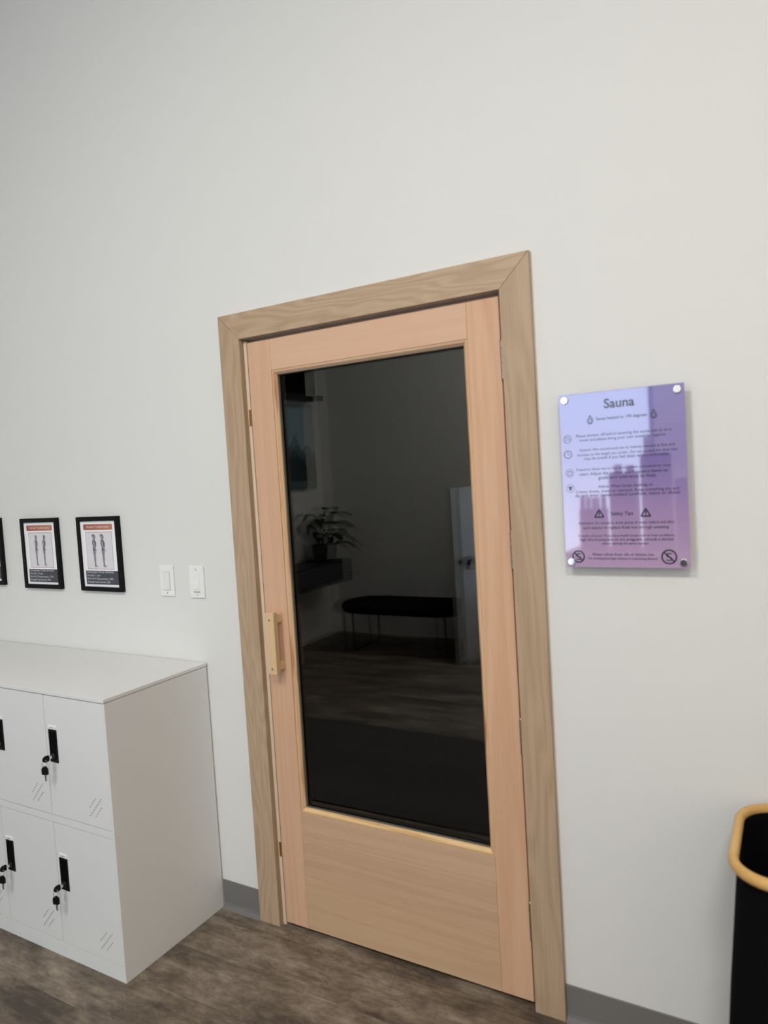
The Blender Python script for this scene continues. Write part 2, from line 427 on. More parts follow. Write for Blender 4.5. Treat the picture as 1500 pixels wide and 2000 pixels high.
# glazing beads, chamfered towards the glass, mitred
BW = .0155
def bead(a0, a1, c, d, horiz, mat):
    # c = outer edge coordinate, d = +1/-1 direction to the glass
    prof = [(c, .0025), (c + d * .003, .0005), (c + d * .008, .0008), (c + d * BW, .0085), (c + d * BW, .0135), (c, .0135)]
    def P(q, t): return (t, q[1], q[0]) if horiz else (q[0], q[1], t)
    mb = MB()
    r0 = [P(q, a0 + abs(q[0] - c)) for q in prof]; r1 = [P(q, a1 - abs(q[0] - c)) for q in prof]
    mb.loft([r0, r1]); return mb.build('glazing_bead', mat, dr)
bead(IZ0, IZ1, IX0, 1, False, M['bead_v']); bead(IZ0, IZ1, IX1, -1, False, M['bead_v'])
bead(IX0, IX1, IZ0, 1, True, M['bead_h']); bead(IX0, IX1, IZ1, -1, True, M['bead_shaded'])
GX0, GX1, GZ0, GZ1 = IX0 + .002, IX1 - .002, IZ0 + .002, IZ1 - .002
pn = MB().box(GX0, GX1, .0225, .0265, GZ0, GZ1).build('glass_pane', M['glass_f'], dr)
th = math.radians(.62); mbr = MB().box(GX0, GX1, .0342, .0372, GZ0, GZ1)
cxg = (GX0 + GX1) / 2
bmesh.ops.rotate(mbr.bm, verts=mbr.bm.verts, cent=(cxg, .0357, 0), matrix=Matrix.Rotation(th, 3, 'Z'))
tag(mbr.build('glass_pane', M['glass_r'], dr), 'smoked inner glass pane')
mbg = MB()
for a in ((GX0, GX0 + .0145, GZ0, GZ1), (GX1 - .0145, GX1, GZ0, GZ1), (GX0 + .0145, GX1 - .0145, GZ0, GZ0 + .0145), (GX0 + .0145, GX1 - .0145, GZ1 - .0145, GZ1)):
    mbg.box(a[0], a[1], .0137, .0222, a[2], a[3])
mbg.build('glazing_strip', M['gasket'], dr)
# pull handle: bar on two blocks, two plugged screws
ph = MB().box(.1465, .1815, -.05, -.029, .910, 1.1185, .0025).box(.152, .176, -.0292, -.0002, 1.080, 1.108, .001).box(.152, .176, -.0292, -.0002, .920, .948, .001).build('pull_handle', M['handle'], dr, True)
for z in (1.0935, .9285):
    MB().cyl((.163, -.0506, z), (.163, -.046, z), .0036).build('screw', M['nickel'], ph)
# hinges
for zt, zb in ((1.898, 1.793), (1.372, 1.272), (.845, .749), (.316, .207)):
    hx, hy = 1.0034, -.0045
    n = 5; L = zt - zb; mb = MB()
    for k in range(n): mb.cyl((hx, hy, zb + L * k / n + .0006), (hx, hy, zb + L * (k + 1) / n - .0006), .0052, seg=14)
    mb.cyl((hx, hy, zt), (hx, hy, zt + .004), .0058, .003, seg=14).cyl((hx, hy, zb - .004), (hx, hy, zb), .003, .0058, seg=14)
    mb.build('hinge', M['nickel'], dr, True)
# catches in the gap on the opening side
for zt, zb in ((1.798, 1.743), (.297, .245)):
    MB().box(.0915, .0997, .0056, .0068, zb, zt).box(.1036, .1078, .004, .009, (zt + zb) / 2 - .003, (zt + zb) / 2 + .003).build('roller_catch', M['brass'], dr)

# ------------------------------------------------------------------ picture frames
FW, FH, FL, FD = .245, .297, .0175, .016
def figure(mb, x0, zb, h, y, stoop, hair, wide=1.2):
    """standing side-view body scan, facing right; h = height"""
    def P(pts): return [(x0 + a * h * wide, y, zb + b * h) for a, b in pts]
    s = stoop
    body = [(-.02, 0), (.07, 0), (.085, .012), (.05, .028), (.03, .05), (.022, .15), (.034, .25), (.03, .33), (.04, .42), (.05, .50), (.045, .56), (.055, .62), (.07 + s * .4, .70),
            (.065 + s, .77), (.045 + s, .82), (.032 + s * 1.3, .85), (.052 + s * 1.5, .868), (.06 + s * 1.6, .90), (.066 + s * 1.6, .92), (.055 + s * 1.6, .96), (.03 + s * 1.5, .995), (-.012 + s * 1.4, .995), (-.034 + s * 1.3, .955),
            (-.03 + s * 1.2, .90), (-.022 + s, .86), (-.045 + s * .7, .81), (-.058 + s * .4, .74), (-.04, .64), (-.036, .58), (-.05, .51), (-.045, .44), (-.028, .34), (-.03, .24), (-.02, .12), (-.022, .04)]
    mb.prism(P(body), (0, -.0001, 0), 0)
    trunk = [(.05, .50), (.045, .56), (.055, .62), (.07 + s * .4, .70), (.06 + s, .77), (.03 + s, .815), (-.03 + s * .7, .81), (-.054 + s * .4, .74), (-.036, .64), (-.034, .58), (-.047, .51)]
    mb.prism([(a, y - .00012, c) for a, _, c in P(trunk)], (0, -.0001, 0), 1)
    arm = [(-.02 + s * .6, .79), (.012 + s * .6, .79), (.018 + s * .4, .70), (.022, .62), (.06, .535), (.092, .51), (.085, .495), (.05, .505), (-.006, .60), (-.026 + s * .3, .70)]
    mb.prism([(a, y - .00024, c) for a, _, c in P(arm)], (0, -.0001, 0), 2)
    if hair:
        q = [(-.034 + s * 1.3, .955), (-.03 + s * 1.2, .91), (-.045 + s * 1.2, .93), (-.05 + s * 1.2, .985), (.0 + s * 1.4, 1.0), (.045 + s * 1.6, .985), (.02 + s * 1.5, .965)]
        mb.prism([(a, y - .00024, c) for a, _, c in P(q)], (0, -.0001, 0), 1)
    sh = [(-.03, -.035), (.07, -.035), (.07, -.028), (-.03, -.028)]
    mb.prism(P(sh), (0, -.0001, 0), 2)

def picture(x0, ztop, lines, hair, label):
    e = empty('picture_frame', (x0, 0, ztop - FH), label, 'picture frame', 'black framed before and after posters')
    mb = MB(); b = .0012
    for pts in ([(0, 0), (FL, FL), (FL, FH - FL), (0, FH)], [(FW, 0), (FW, FH), (FW - FL, FH - FL), (FW - FL, FL)], [(0, 0), (FW, 0), (FW - FL, FL), (FL, FL)], [(0, FH), (FL, FH - FL), (FW - FL, FH - FL), (FW, FH)]):
        mb.prism([(x, -FD, z) for x, z in pts], (0, FD - .0008, 0), bev=.0008)
    mb.build('frame', M['frame'], e)
    py = -.0095
    pap = MB().box(FL - .004, FW - FL + .004, py, -.002, FL - .004, FH - FL + .004).build('paper', M['paper'], e)
    W, Hh = FW - 2 * FL, FH - 2 * FL
    X = lambda u: FL + u * W
    Z = lambda v: FL + v * Hh
    # banner with rounded corners
    bx0, bx1, bz0, bz1 = X(.085), X(.90), Z(.865), Z(.955)
    r = (bz1 - bz0) * .22; pts = []
    for cx, cz, a0 in ((bx1 - r, bz1 - r, 0), (bx0 + r, bz1 - r, 90), (bx0 + r, bz0 + r, 180), (bx1 - r, bz0 + r, 270)):
        for k in range(5):
            a = math.radians(a0 + k * 22.5); pts.append((cx + r * math.cos(a), py - .0001, cz + r * math.sin(a)))
    MB().prism(pts, (0, -.0002, 0)).build('banner', M['banner'], pap)
    mb = MB(); add_text(mb, 'Member Transformation', py - .0005, cx=X(.5), z=(bz0 + bz1) / 2, width=W * .63, bold=.012)
    mb.build('banner_text', M['white_ink'], pap)
    # scan picture with thin outline
    sx0, sx1, sz0, sz1 = X(.14), X(.865), Z(.275), Z(.83)
    MB().box(sx0 - .0016, sx1 + .0016, py - .0002, py - .00005, sz0 - .0016, sz1 + .0016).build('scan_outline', M['outline'], pap)
    MB().box(sx0, sx1, py - .0004, py - .0001, sz0, sz1).build('scan_background', M['paper2'], pap)
    mb = MB(); h = (sz1 - sz0) * .89
    figure(mb, sx0 + (sx1 - sx0) * .30, sz0 + (sz1 - sz0) * .055, h, py - .0005, .0, hair, 1.45 if hair else 1.2)
    figure(mb, sx0 + (sx1 - sx0) * .64, sz0 + (sz1 - sz0) * .055, h, py - .0005, -.012 if hair else .016, hair, 1.5 if hair else 1.25)
    mb.build('body_scan', [M['scan1'], M['scan2'], M['scan3']], pap)
    MB().box(X(.065), X(1.0), py - .0003, py - .0001, Z(.035), Z(.245)).build('caption_panel', M['caption'], pap)
    mb = MB()
    for k, t in enumerate(lines):
        add_text(mb, t, py - .0005, x0=X(.10), z=Z(.222 - k * .0505), height=.0118, bold=.004)
    mb.build('caption_text', M['white_ink'], pap)
    return e
picture(-1.197, 1.457, ['Demographic: 75 year old female', 'Duration: 2 Years', 'Body Fat % Improvement: -7.9%', 'Strength Improvement: 95%'], False,
        'black framed body scan poster in the middle of the three on the wall')
picture(-.827, 1.4555, ['Demographic: 39 year old female', 'Duration: 1 year', 'Body Fat % Improvement: -4.8%', 'Strength Improvement: 22%'], True,
        'black framed body scan poster nearest the two white wall switches')
picture(-1.589, 1.465, ['Demographic: 52 year old female', 'Duration: 1 year', 'Body Fat % Improvement: -5.1%', 'Strength Improvement: 40%'], False,
        'black framed poster cut off by the left edge of the photo')

# ------------------------------------------------------------------ switches
def plate(e):
    return MB().box(-.035, .035, -.0065, -.0004, -.0575, .0575, .0022, seg=3).build('wall_plate', M['plate'], e, True)
e = empty('light_switch', (-.347, 0, 1.2075), 'white rocker light switch on the wall, nearer the framed posters', 'light switch')
plate(e)
MB().box(-.0172, .0172, -.0074, -.006, -.034, .034, .0006).build('switch_bezel', M['tabslit'], e)
mb = MB().prism([(-.0165, -.0068, -.0333), (-.0165, -.0068, .0333), (-.0165, -.0078, .0333), (-.0165, -.0112, -.0333)], (.033, 0, 0), bev=.0006)
mb.build('rocker', M['plate2'], e)
MB().cyl((0, -.0068, -.046), (0, -.006, -.046), .0028).build('screw', M['slit'], e)
e = empty('dimmer_switch', (-.197, 0, 1.206), 'white dimmer switch on the wall beside the door casing', 'dimmer switch')
plate(e)
MB().box(-.0165, .0165, -.0078, -.006, -.033, .033, .0006).build('dimmer_face', M['plate'], e)
MB().box(-.0135, .0135, -.0094, -.007, -.026, .006, .001).build('dimmer_button', M['plate'], e)
MB().box(-.015, .015, -.0086, -.0064, -.0372, -.0346).build('dimmer_slider', M['slit'], e)
MB().cyl((0, -.0068, .045), (0, -.006, .045), .0028).build('screw', M['tabslit'], e)
MB().cyl((0, -.0068, -.047), (0, -.006, -.047), .0024).build('screw', M['tabslit'], e)

# ------------------------------------------------------------------ locker cabinet
LX1, LX0, LD, LH = -.1801, -1.671, .4504, .9117
lk = empty('locker_cabinet', (LX1, 0, 0), 'white steel locker cabinet with keyed doors standing left of the sauna door', 'locker')
w = LX1 - LX0; yb = -.0055; yf = -LD
# carcass: sides, back, inner, rails
MB().box(-.0012 * 8, 0, yf, yb, 0, .898, .0012).box(-w, -w + .0096, yf, yb, 0, .898, .0012).box(-w + .0096, -.0096, yb - .002, yb, 0, .898).box(-w + .0096, -.0096, yf + .02, yf + .024, .03, .89) \
    .box(-w + .0096, -.0096, yf, yf + .02, .4665, .4895, .0005).box(-w + .0096, -.0096, yf + .0002, yf + .02, 0, .0505, .0005).box(-w + .0096, -.0096, yf + .02, yb - .002, .012, .02).build('carcass', M['locker'], lk, True)
MB().box(-w - .001, .001, yf - .003, yb + .001, .8995, LH, .0018).build('top_panel', M['locker'], lk, True)
pitch = .2945; DXR = -.0105
def locker_door(col, low):
    x1 = DXR - col * pitch; x0 = x1 - pitch + .002
    z0, z1 = (.0525, .4645) if low else (.4915, .8965)
    d = MB().box(x0, x1, yf + .0006, yf + .019, z0, z1, .0014).build('locker_door', M['locker'], lk, True)
    hx0 = x0 + .0165; hx1 = hx0 + .0405
    hz0, hz1 = (.2405, .3495) if low else (.6745, .7835)
    # shallow black handle recess with a raised lip
    mb = MB().box(hx0, hx1, yf - .0022, yf + .002, hz0, hz1, .0008)
    mb.build('handle_recess', M['black'], d)
    MB().box(hx0 + .005, hx1 - .005, yf - .003, yf - .002, hz0 + .026, hz1 - .006).build('handle_grip', M['hole'], d)
    lx = (hx0 + hx1) / 2 + .002; lz = hz0 + .0225
    MB().cyl((lx, yf - .0075, lz), (lx, yf - .002, lz), .0095, seg=24, bev=.0012).build('lock_cylinder', M['bmetal'], d, True)
    MB().box(hx0 + .001, hx1 - .001, yf - .0022, yf + .001, hz1 + .0015, hz1 + .0135, .001).build('name_tab', M['tab'], d)
    MB().box(hx0 + .012, hx1 - .012, yf - .0027, yf - .002, hz1 + .006, hz1 + .0085).build('name_slit', M['tabslit'], d)
    mb = MB()
    bx, bz = x1 - .0965, z0 + .0335
    for n, ox, oz in ((9, 0, 0), (5, 0, .0275), (5, .0265, .002)):
        for k in range(n):
            X_, Z_ = bx + ox + k * .0071, bz + oz + k * .0077
            mb.cyl((X_, yf - .0001, Z_), (X_, yf + .002, Z_), .00165, seg=10)
    mb.build('vent_holes', M['hole'], d)
    return lx, lz
locks = {}
for c in range(5):
    for lo in (0, 1): locks[(c, lo)] = locker_door(c, lo)
# keys
def key_outline(w, h):
    pts = []
    for k in range(13):
        a = PI * k / 12
        pts.append((w / 2 * math.cos(a), h * .5 + math.sin(a) * h * .5))
    pts += [(-w / 2 * .96, h * .12), (-w / 2 * .75, 0), (w / 2 * .75, 0), (w / 2 * .96, h * .12)]
    return pts
def make_keys(label):
    e = empty('locker_key', (0, 0, 0), label, 'key', 'keys in the locker doors')
    # key in the lock: metal neck, black bow standing edge-on, tilted down a little
    MB().box(-.0022, .0022, -.0135, .0015, -.0045, .0045, .0006).build('key_neck', M['chrome'], e)
    o = key_outline(.021, .024)
    pts = [(-.0022, -.013 - b, a) for a, b in o]
    MB().prism(pts, (.0044, 0, 0), bev=.0009).build('key_bow', M['black'], e)
    # ring through the bow
    rc = Vector((0, -.031, -.0125)); R = .0115
    MB().tube([(rc.x + .0035 * math.sin(2 * PI * k / 28), rc.y + R * .55 * math.sin(2 * PI * k / 28), rc.z + R * math.cos(2 * PI * k / 28)) for k in range(28)], .0009, 8, True, up=(1, 0, 0)).build('key_ring', M['chrome'], e, True)
    # spare key hanging from the ring
    hz = rc.z - R + .003
    o = key_outline(.024, .029)
    cs, sn = math.cos(.35), math.sin(.35)
    pts = [(a * cs, -.031 + a * sn - .002, hz - .029 + b) for a, b in o]
    MB().prism(pts, (-.0042 * sn, .0042 * cs, 0), bev=.0009).build('key_bow', M['black'], e)
    z0 = hz - .029
    bl = [(-.0035, z0 + .001), (.0035, z0 + .001), (.0035, z0 - .006), (.0026, z0 - .0085), (.0031, z0 - .011), (.0022, z0 - .0135), (.003, z0 - .016), (.0024, z0 - .0195), (0, z0 - .0225), (-.003, z0 - .0195)]
    MB().prism([(a * cs, -.031 + a * sn + .0002, b) for a, b in bl], (-.0016 * sn, .0016 * cs, 0)).build('key_blade', M['chrome'], e)
    return e
K0 = make_keys('black-headed key pair in the upper locker door nearest the sauna door')
klab = {(0, 1): 'black-headed key pair in the lower locker door nearest the sauna door', (1, 1): 'black-headed key pair in the lower locker door at the left edge of the photo'}
ky = yf - .0078
K0.location = (LX1 + locks[(0, 0)][0], ky, locks[(0, 0)][1])
for q, lab in klab.items():
    copy_tree(K0, (LX1 + locks[q][0], ky, locks[q][1]), lab)

# ------------------------------------------------------------------ sauna sign
SW, SH = .304, .447; sx, sz = 1.160, 1.2815; SY = -.033
sg = empty('sauna_sign', (sx, 0, sz), 'purple glossy acrylic sauna rules sign mounted off the wall right of the door', 'sign')
pl = MB().box(0, SW, SY, SY + .006, 0, SH, .0008).build('sign_panel', M['sign'], sg)
ty = SY - .0003
Lx = lambda x: x - sx
Lz = lambda z: z - sz
mb = MB(); add_text(mb, 'Sauna', ty, cx=Lx(1.312), z=Lz(1.6945), width=.074, bold=.022); mb.build('heading_text', M['ink'], pl)
mb = MB()
T_ = [('Sauna heated to 190 degrees', 1.3155, 1.660, .123, .012),
      ('Please shower off before entering the sauna and sit on a', 1.317, 1.620, .230, .004), ('towel and please bring your own towel for hygiene', 1.314, 1.609, .208, .004),
      ('Session: We recommend ten to twenty minutes at first and', 1.3235, 1.5835, .229, .004), ('increase to the length you prefer. Do not exceed the time that', 1.3235, 1.5715, .241, .004), ('may be unsafe if you feel dizzy or uncomfortable.', 1.3225, 1.5615, .205, .004),
      ('Frequency: Sauna two to four times a week is beneficial for most', 1.3125, 1.534, .229, .006), ('users. Adjust the number and frequency based on', 1.313, 1.522, .214, .006), ('goals and tolerance to heat.', 1.3235, 1.511, .14, .006),
      ('Attire: Wear loose clothing or', 1.3185, 1.4885, .133, .006), ('Cotton shorts, towel or swimsuit. Keep everything dry and', 1.319, 1.4768, .250, .006), ('do not wear sweat-soaked synthetic items or shoes', 1.3195, 1.467, .253, .002),
      ('Safety Tips', 1.308, 1.4185, .054, .012),
      ('Hydration: It\'s crucial to drink plenty of water before and after', 1.315, 1.3955, .232, .008), ('each session to replace fluids lost through sweating', 1.313, 1.3835, .208, .008),
      ('Consult a Doctor: If you have health issues such as heart problems,', 1.313, 1.363, .234, .008), ('high blood pressure or are pregnant, consult a doctor', 1.3145, 1.353, .229, .008), ('before starting the sauna regimen.', 1.313, 1.343, .114, .008),
      ('Please refrain from oils or lotions use.', 1.306, 1.315, .150, .008), ('No drinking beverages without or undressing allowed.', 1.3045, 1.3045, .169, .008)]
for t, cx, z, wd, bd in T_:
    add_text(mb, t, ty, cx=Lx(cx), z=Lz(z), width=wd, bold=bd)
mb.build('body_text', M['ink'], pl)
def ring(mb, x, z, r, wd, n=28, y=ty):
    mb.loft([[(x + r * math.cos(2 * PI * k / n), y, z + r * math.sin(2 * PI * k / n)) for k in range(n)], [(x + (r - wd) * math.cos(2 * PI * k / n), y, z + (r - wd) * math.sin(2 * PI * k / n)) for k in range(n)]], False, False)
def stroke(mb, x0, z0, x1, z1, wd, y=ty):
    d = Vector((x1 - x0, 0, z1 - z0)).normalized() * wd / 2; n = Vector((-d.z, 0, d.x))
    a = Vector((x0, y, z0)); b = Vector((x1, y, z1))
    vs = [mb.bm.verts.new(p) for p in (a + n, b + n, b - n, a - n)]; mb.bm.faces.new(vs)
def poly(mb, pts, y=ty): mb.bm.faces.new([mb.bm.verts.new((x, y, z)) for x, z in pts])
for x, z, s in ((1.239, 1.660, 1), (1.393, 1.661, -1)):          # flame icons
    mb = MB()
    x = Lx(x); z = Lz(z); out = [(0, .011), (.003, .006), (.0062, .001), (.0065, -.005), (.004, -.0095), (0, -.0108), (-.004, -.0095), (-.0065, -.005), (-.005, .0015), (-.0035, .003)]
    inn = [(.0005, .004), (.003, -.001), (.0035, -.0055), (.0015, -.008), (-.0018, -.008), (-.0036, -.005), (-.002, -.001)]
    for k in range(len(out)):
        a = out[k]; b = out[(k + 1) % len(out)]
        stroke(mb, x + s * a[0], z + a[1], x + s * b[0], z + b[1], .0022)
    for k in range(len(inn)):
        a = inn[k]; b = inn[(k + 1) % len(inn)]
        stroke(mb, x + s * a[0], z + a[1], x + s * b[0], z + b[1], .0014)
    mb.build('flame_icon', M['ink'], pl)
mb = MB(); x, z = Lx(1.179), Lz(1.6145)      # shower icon
ring(mb, x, z, .0105, .0012); stroke(mb, x - .005, z + .005, x - .005, z - .006, .0014); stroke(mb, x - .005, z + .005, x + .004, z + .005, .0014)
for k in range(3): stroke(mb, x + .001 + k * .003, z + .002, x + k * .003, z - .004, .001)
mb.build('shower_icon', M['ink'], pl)
mb = MB(); x, z = Lx(1.179), Lz(1.575)      # clock icon
ring(mb, x, z, .0105, .0018); stroke(mb, x, z, x, z + .0065, .0015); stroke(mb, x, z, x + .005, z - .002, .0015); mb.build('clock_icon', M['ink'], pl)
mb = MB(); x, z = Lx(1.181), Lz(1.527)      # calendar icon
ring(mb, x, z, .0105, .0011); stroke(mb, x - .005, z + .004, x + .005, z + .004, .002); stroke(mb, x - .005, z - .005, x + .005, z - .005, .0012); stroke(mb, x - .005, z - .005, x - .005, z + .004, .0012); stroke(mb, x + .005, z - .005, x + .005, z + .004, .0012); mb.build('calendar_icon', M['ink'], pl)
mb = MB(); x, z = Lx(1.181), Lz(1.487)      # shirt icon
ring(mb, x, z, .0105, .0009); poly(mb, [(x - .003, z - .005), (x + .003, z - .005), (x + .003, z + .001), (x + .006, z), (x + .004, z + .005), (x - .004, z + .005), (x - .006, z), (x - .003, z + .001)]); mb.build('shirt_icon', M['ink'], pl)
for x in (1.2515, 1.365):                                          # warning triangles
    mb = MB(); x = Lx(x); z = Lz(1.4195); h = .0105
    P3 = [(x, z + h), (x + h * 1.08, z - h * .82), (x - h * 1.08, z - h * .82)]
    for k in range(3): stroke(mb, *P3[k], *P3[(k + 1) % 3], .0034)
    stroke(mb, x, z + .005, x, z - .003, .0028); poly(mb, [(x - .0013, z - .0065), (x + .0013, z - .0065), (x + .0013, z - .0043), (x - .0013, z - .0043)])
    mb.build('warning_icon', M['ink'], pl)
for x, r in ((1.194, .0165), (1.4155, .0185)):                     # prohibition rings
    mb = MB(); x = Lx(x); z = Lz(1.3095)
    ring(mb, x, z, r, .0036, 36); d = (r - .0025) * .707; stroke(mb, x - d, z + d, x + d, z - d, .0032)
    q = r * .42
    pts = [(q * .9, q * .9), (0, q * 1.15), (-q * .9, q * .7), (-q * .5, q * .1), (q * .5, -q * .2), (q * .9, -q * .8), (0, -q * 1.2), (-q * .9, -q * .9)]
    for k in range(len(pts) - 1): stroke(mb, x + pts[k][0], z + pts[k][1], x + pts[k + 1][0], z + pts[k + 1][1], .0026)
    mb.build('prohibition_icon', M['ink'], pl)
for x, z in ((.0155, .0145), (SW - .0155, .0145), (.0155, SH - .0145), (SW - .0155, SH - .0145)):
    MB().cyl((x, SY + .006, z), (x, -.0004, z), .0075, seg=24).cyl((x, SY - .0045, z), (x, SY - .0001, z), .0095, seg=28, bev=.0015).build('standoff', M['chrome'], sg, True)

# ------------------------------------------------------------------ laundry basket
bk = empty('laundry_basket', (1.545, -.385, 0), 'tall black fabric laundry basket with a bamboo rim standing right of the sauna sign', 'basket')
BWd, BDp, BH, BR = .42, .365, .715, .095
def rrect(x0, x1, y0, y1, r, z, n=8):
    pts = []
    for cx, cy, a0 in ((x1 - r, y1 - r, 0), (x0 + r, y1 - r, 90), (x0 + r, y0 + r, 180), (x1 - r, y0 + r, 270)):
        for k in range(n + 1):
            a = math.radians(a0 + k * 90 / n); pts.append(Vector((cx + r * math.cos(a), cy + r * math.sin(a), z)))
    return pts
MB().tube(rrect(.011, BWd - .011, .011, BDp - .011, BR - .01, BH), .0105, 12, True, ry=.0125).build('rim', M['bamboo'], bk, True)
rings = []
zs = [(0, .012, 0), (.02, -.004, 0), (.08, -.02, 0), (.25, -.014, 0), (.45, -.002, 0), (.60, .009, 0), (.70, .016, 0), (BH - .004, .014, 0)]
for z, o, _ in zs: rings.append(rrect(o, BWd - o, o, BDp - o - max(0, -o) * 0, BR, z))
for z, o, _ in zs[::-1][:-1]: rings.append(rrect(o + .006, BWd - o - .006, o + .006, BDp - o - .006, BR - .006, max(z, .02)))
for r_ in rings:
    for p in r_: p.y = min(p.y, .3795)
MB().loft(rings).build('fabric_body', M['fabric'], bk, True)

# ------------------------------------------------------------------ room behind the camera (seen in the glass and the sign)
bn = empty('bench', (-1.305, -3.57, 0), 'black oval upholstered bench on thin metal legs, reflected in the door glass', 'bench')
def stadium(L, D, z, n=16):
    r = D / 2; pts = []
    for sgn in (1, -1):
        for k in range(n + 1):
            a = -PI / 2 + PI * k / n
            pts.append((sgn * (L / 2 - r + r * math.cos(a)), sgn * r * math.sin(a), z))
    return pts
MB().loft([stadium(1.22, .50, .35), stadium(1.27, .56, .356), stadium(1.29, .58, .372), stadium(1.29, .58, .405), stadium(1.26, .55, .42), stadium(1.17, .46, .428)]).build('cushion', M['velvet'], bn, True)
for x in (-.45, .45):
    MB().tube([(x, -.22, .354), (x, -.22, .014), (x, -.21, .0115), (x, .21, .0115), (x, .22, .014), (x, .22, .354)], .011, 8, up=(1, 0, 0)).build('leg', M['bmetal'], bn)
cb = empty('partition', (-.61, -3.225, 0), 'low white partition leaf with a black lever, reflected in the door glass beside the bench', 'partition')
MB().box(-.034, 0, -.80, 0, 0, 1.412, .002).build('partition_panel', M['white'], cb)
MB().box(.0, .034, -.262, -.236, .735, .845, .004).box(.026, .045, -.262, -.03, .80, .838, .005).build('lever_handle', M['black'], cb)
# wall console with plant, print and speaker on the left wall
cs_ = empty('wall_console', (-2.35, -3.15, .58), 'black slatted wall console under the landscape print, reflected in the door glass', 'console')
MB().box(.002, .36, -.6, .62, 0, .2, .004).build('console_body', M['bmetal'], cs_)
mb = MB()
for k in range(5): mb.box(.36, .366, -.58, .6, .025 + k * .034, .04 + k * .034)
mb.build('console_slats', plain('grey_slats', (.09, .09, .1, 1), .4), cs_)
plnt = empty('potted_plant', (-2.13, -3.52, .781), 'dark potted plant with broad leaves on the wall console, reflected in the door glass', 'plant')
MB().loft([[(r * math.cos(2 * PI * k / 24), r * math.sin(2 * PI * k / 24), z) for k in range(24)] for r, z in ((.075, 0), (.1, .02), (.115, .12), (.11, .16), (.1, .16), (.1, .14))]).build('pot', M['pot'], plnt, True)
MB().cyl((0, 0, .13), (0, 0, .142), .099).build('soil', M['soil'], plnt)
fo = MB(); stm = MB()
def leaf(base, tip_dir, L, Wd, droop):
    d = Vector(tip_dir).normalized(); side = d.cross(Vector((0, 0, 1))).normalized()
    prev = None
    for i in range(9):
        t = i / 8
        wv = Wd * (math.sin(PI * min(1, t * .92 + .08)) ** .8) * (1 - .35 * t)
        c = Vector(base) + d * L * t + Vector((0, 0, -droop * t * t))
        row = [fo.bm.verts.new(c + side * wv * s + Vector((0, 0, .25 * abs(s) * wv - .004 * 0))) for s in (-1, -.5, 0, .5, 1)]
        if prev:
            for k in range(4): fo.bm.faces.new((prev[k], prev[k + 1], row[k + 1], row[k]))
        prev = row
for i, (a, h, rad, L, Wd, dr_) in enumerate([(-100, .34, .05, .30, .085, .07), (-60, .30, .09, .24, .08, .08), (-130, .24, .1, .22, .08, .10), (-20, .22, .12, .22, .07, .12), (-85, .14, .15, .22, .07, .14), (40, .26, .1, .2, .07, .1), (120, .3, .09, .2, .07, .08), (-45, .08, .16, .22, .06, .16), (170, .2, .12, .2, .07, .1), (-115, .06, .15, .24, .06, .14), (-75, .2, .1, .26, .09, .1), (-95, .1, .12, .22, .09, .12), (-30, .02, .16, .2, .07, .14), (-140, .12, .12, .2, .08, .12), (-65, .02, .14, .2, .08, .1), (-10, .12, .12, .2, .07, .14), (-110, .28, .06, .24, .09, .09)]):
    A = math.radians(a); d = Vector((math.cos(A), math.sin(A), .12))
    if a > 90 or a == 40: L *= .6
    b = Vector((math.cos(A) * rad, math.sin(A) * rad, .14 + h))
    if b.x - 2.13 + d.x * L < -2.33: L *= .4
    stm.tube([(0, 0, .135), (b.x * .4, b.y * .4, .14 + h * .6), tuple(b)], .004, 6)
    leaf(b, d, L, Wd, dr_)
fo_o = fo.build('foliage', M['leaf'], plnt, True)
md = fo_o.modifiers.new('thickness', 'SOLIDIFY'); md.thickness = .0012
stm.build('stems', M['stem'], plnt, True)
lp = empty('landscape_print', (-2.35, -3.735, 1.46), 'blue grey mountain print on the left wall, reflected in the door glass', 'picture')
MB().box(.001, .03, 0, 1.1, 0, .79, .002).build('canvas', M['skyp'], lp)
MB().prism([(.0302, y, z) for y, z in [(0, .0), (1.1, 0), (1.1, .5), (.95, .62), (.78, .42), (.6, .58), (.42, .38), (.3, .52), (.22, .36), (.12, .42), (0, .33)]], (.0006, 0, 0)).build('mountain_print', M['mtn1'], lp)
MB().prism([(.0310, y, z) for y, z in [(0, .08), (1.1, .08), (1.1, .4), (.8, .34), (.62, .42), (.45, .27), (.34, .4), (.24, .27), (.1, .33), (0, .22)]], (.0006, 0, 0)).build('ridge_print', M['mtn2'], lp)
wb = empty('wall_shelf', (-2.35, -3.77, 2.29), 'black wall shelf above the landscape print, reflected in the door glass', 'shelf')
MB().box(.001, .14, 0, 1.2, 0, .045, .002).build('shelf_board', M['bmetal'], wb)
sp = empty('speaker', (-2.34, -3.69, 2.3355), 'black loudspeaker box on the wall shelf, reflected in the door glass', 'speaker')
MB().box(.002, .1, 0, .55, 0, .32, .006).build('cabinet', M['black'], sp)
MB().box(.1, .106, .015, .535, .015, .305, .002).build('grille', M['fabric'], sp)
dim_sheet = MB().box(-2.0, 1.35, -1.775, -.79, .0005, .006, .002).build('floor_shading', M['dim_floor'])  # thin sheet added to darken the floor, its colour stands for shade
tag(dim_sheet, 'dark sheet added for the dim floor near the lockers, reflected low in the door glass', 'mat')
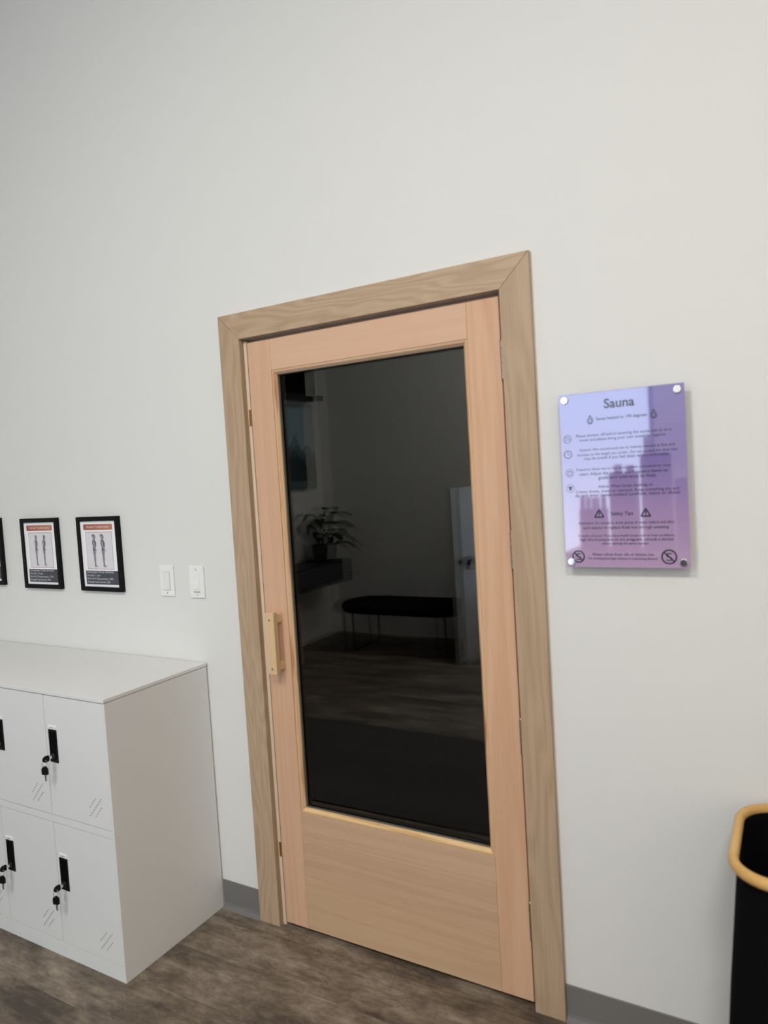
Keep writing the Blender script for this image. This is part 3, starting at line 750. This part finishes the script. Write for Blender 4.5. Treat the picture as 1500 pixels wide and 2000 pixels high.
# stepped display in front of the window, mirrored in the sign
dc = empty('display_counter', (.25, -3.62, 0), 'dark display counter by the window, reflected in the purple sign', 'counter')
MB().box(0, .95, 0, .42, 0, .90, .003).build('counter_body', M['mauve'], dc)
MB().box(-.01, .96, -.01, .43, .9, .925, .003).build('counter_top', M['white'], dc)
ds = empty('display_shelf', (.345, -3.5, .9255), 'stepped display shelf on the counter, reflected in the purple sign', 'shelf')
for k, h in enumerate((.30, .54, .66)):
    x = k * .212
    MB().box(x + .006, x + .2, .235, .265, .012, h, .002).build('display_board', M['mauve'], ds)
MB().box(.642, .8, .235, .265, .012, .49, .002).build('display_board', M['mauve'], ds)
MB().box(0, .8, .1, .28, .0, .012, .001).build('shelf_foot', M['mauve'], ds)
for i, (x, z, ww, hh, m) in enumerate([(.36, 1.2257, .03, .09, 'card2'), (.40, 1.2257, .03, .085, 'card1'), (.44, 1.2257, .05, .08, 'card1'), (.505, 1.2257, .03, .09, 'card2'), (.60, 1.4657, .05, .06, 'card1'), (.68, 1.4657, .05, .05, 'card2'), (.80, 1.5857, .04, .12, 'card1')]):
    nm = ['first', 'second', 'third', 'fourth']
    lab = ['narrow lilac carton at the outer end of the lowest display step', 'narrow white carton on the lowest display step', 'wide white carton on the lowest display step', 'narrow lilac carton against the middle display step', 'white carton on the middle display step', 'lilac carton on the middle display step', 'white carton on the highest display step'][i]
    tag(MB().box(x, x + ww, -3.262, -3.238, z - .0002, z + hh, .002).build('carton', M[m]), lab, 'carton', 'cartons on the stepped display')

# ------------------------------------------------------------------ light
wd = bpy.data.worlds.new('sky'); SC.world = wd; wd.use_nodes = True
bg = wd.node_tree.nodes['Background']; bg.inputs[0].default_value = (.66, .80, 1.0, 1); bg.inputs[1].default_value = 5.2
def area(name, loc, rot, sx_, sy_, power, col, portal=False):
    l = bpy.data.lights.new(name, 'AREA'); l.shape = 'RECTANGLE'; l.size = sx_; l.size_y = sy_; l.energy = power; l.color = col
    if portal: l.cycles.is_portal = True
    o = bpy.data.objects.new(name, l); o.location = loc; o.rotation_euler = rot; COL.objects.link(o)
    return o
for i, w_ in enumerate((W1,)):
    area('window_daylight', ((w_[0] + w_[1]) / 2, RY0 - .2, (w_[2] + w_[3]) / 2), (PI / 2, 0, 0), w_[1] - w_[0], w_[3] - w_[2], 1, (1, 1, 1), True)
for x, y, p in ((.4, -3.0, 60), (2.2, -3.0, 62)):
    area('ceiling_lamp', (x, y, H - .03), (0, 0, 0), .6, .6, p, (1, .965, .89))

# ------------------------------------------------------------------ camera
cd_ = bpy.data.cameras.new('camera'); cam = bpy.data.objects.new('camera', cd_); COL.objects.link(cam)
cd_.sensor_fit = 'AUTO'; cd_.sensor_width = 36; cd_.lens = 1400.33 / 2000 * 36
right = Vector((0.86506536, 0.49802997, -0.0602335)); down = Vector((-0.02617621, -0.07509308, -0.9968329)); fwd = Vector((-0.50097578, 0.8639023, -0.05192388))
m3 = Matrix((right, -down, -fwd)).transposed()
cam.matrix_world = Matrix.Translation((1.6934, -1.8876, 1.5522)) @ m3.to_4x4()
cd_.clip_start = .01
cd_.dof.use_dof = True; cd_.dof.focus_distance = 3.5; cd_.dof.aperture_fstop = 2.8
SC.camera = cam

vs_ = SC.view_settings
SC.display_settings.display_device = 'sRGB'
vs_.view_transform = 'Standard'; vs_.look = 'None'; vs_.gamma = 1; vs_.use_curve_mapping = False
vs_.exposure = 0.0
SC.cycles.use_denoising = True
SC.cycles.max_bounces = 10; SC.cycles.transmission_bounces = 10; SC.cycles.glossy_bounces = 6; SC.cycles.diffuse_bounces = 5
SC.cycles.sample_clamp_indirect = 6
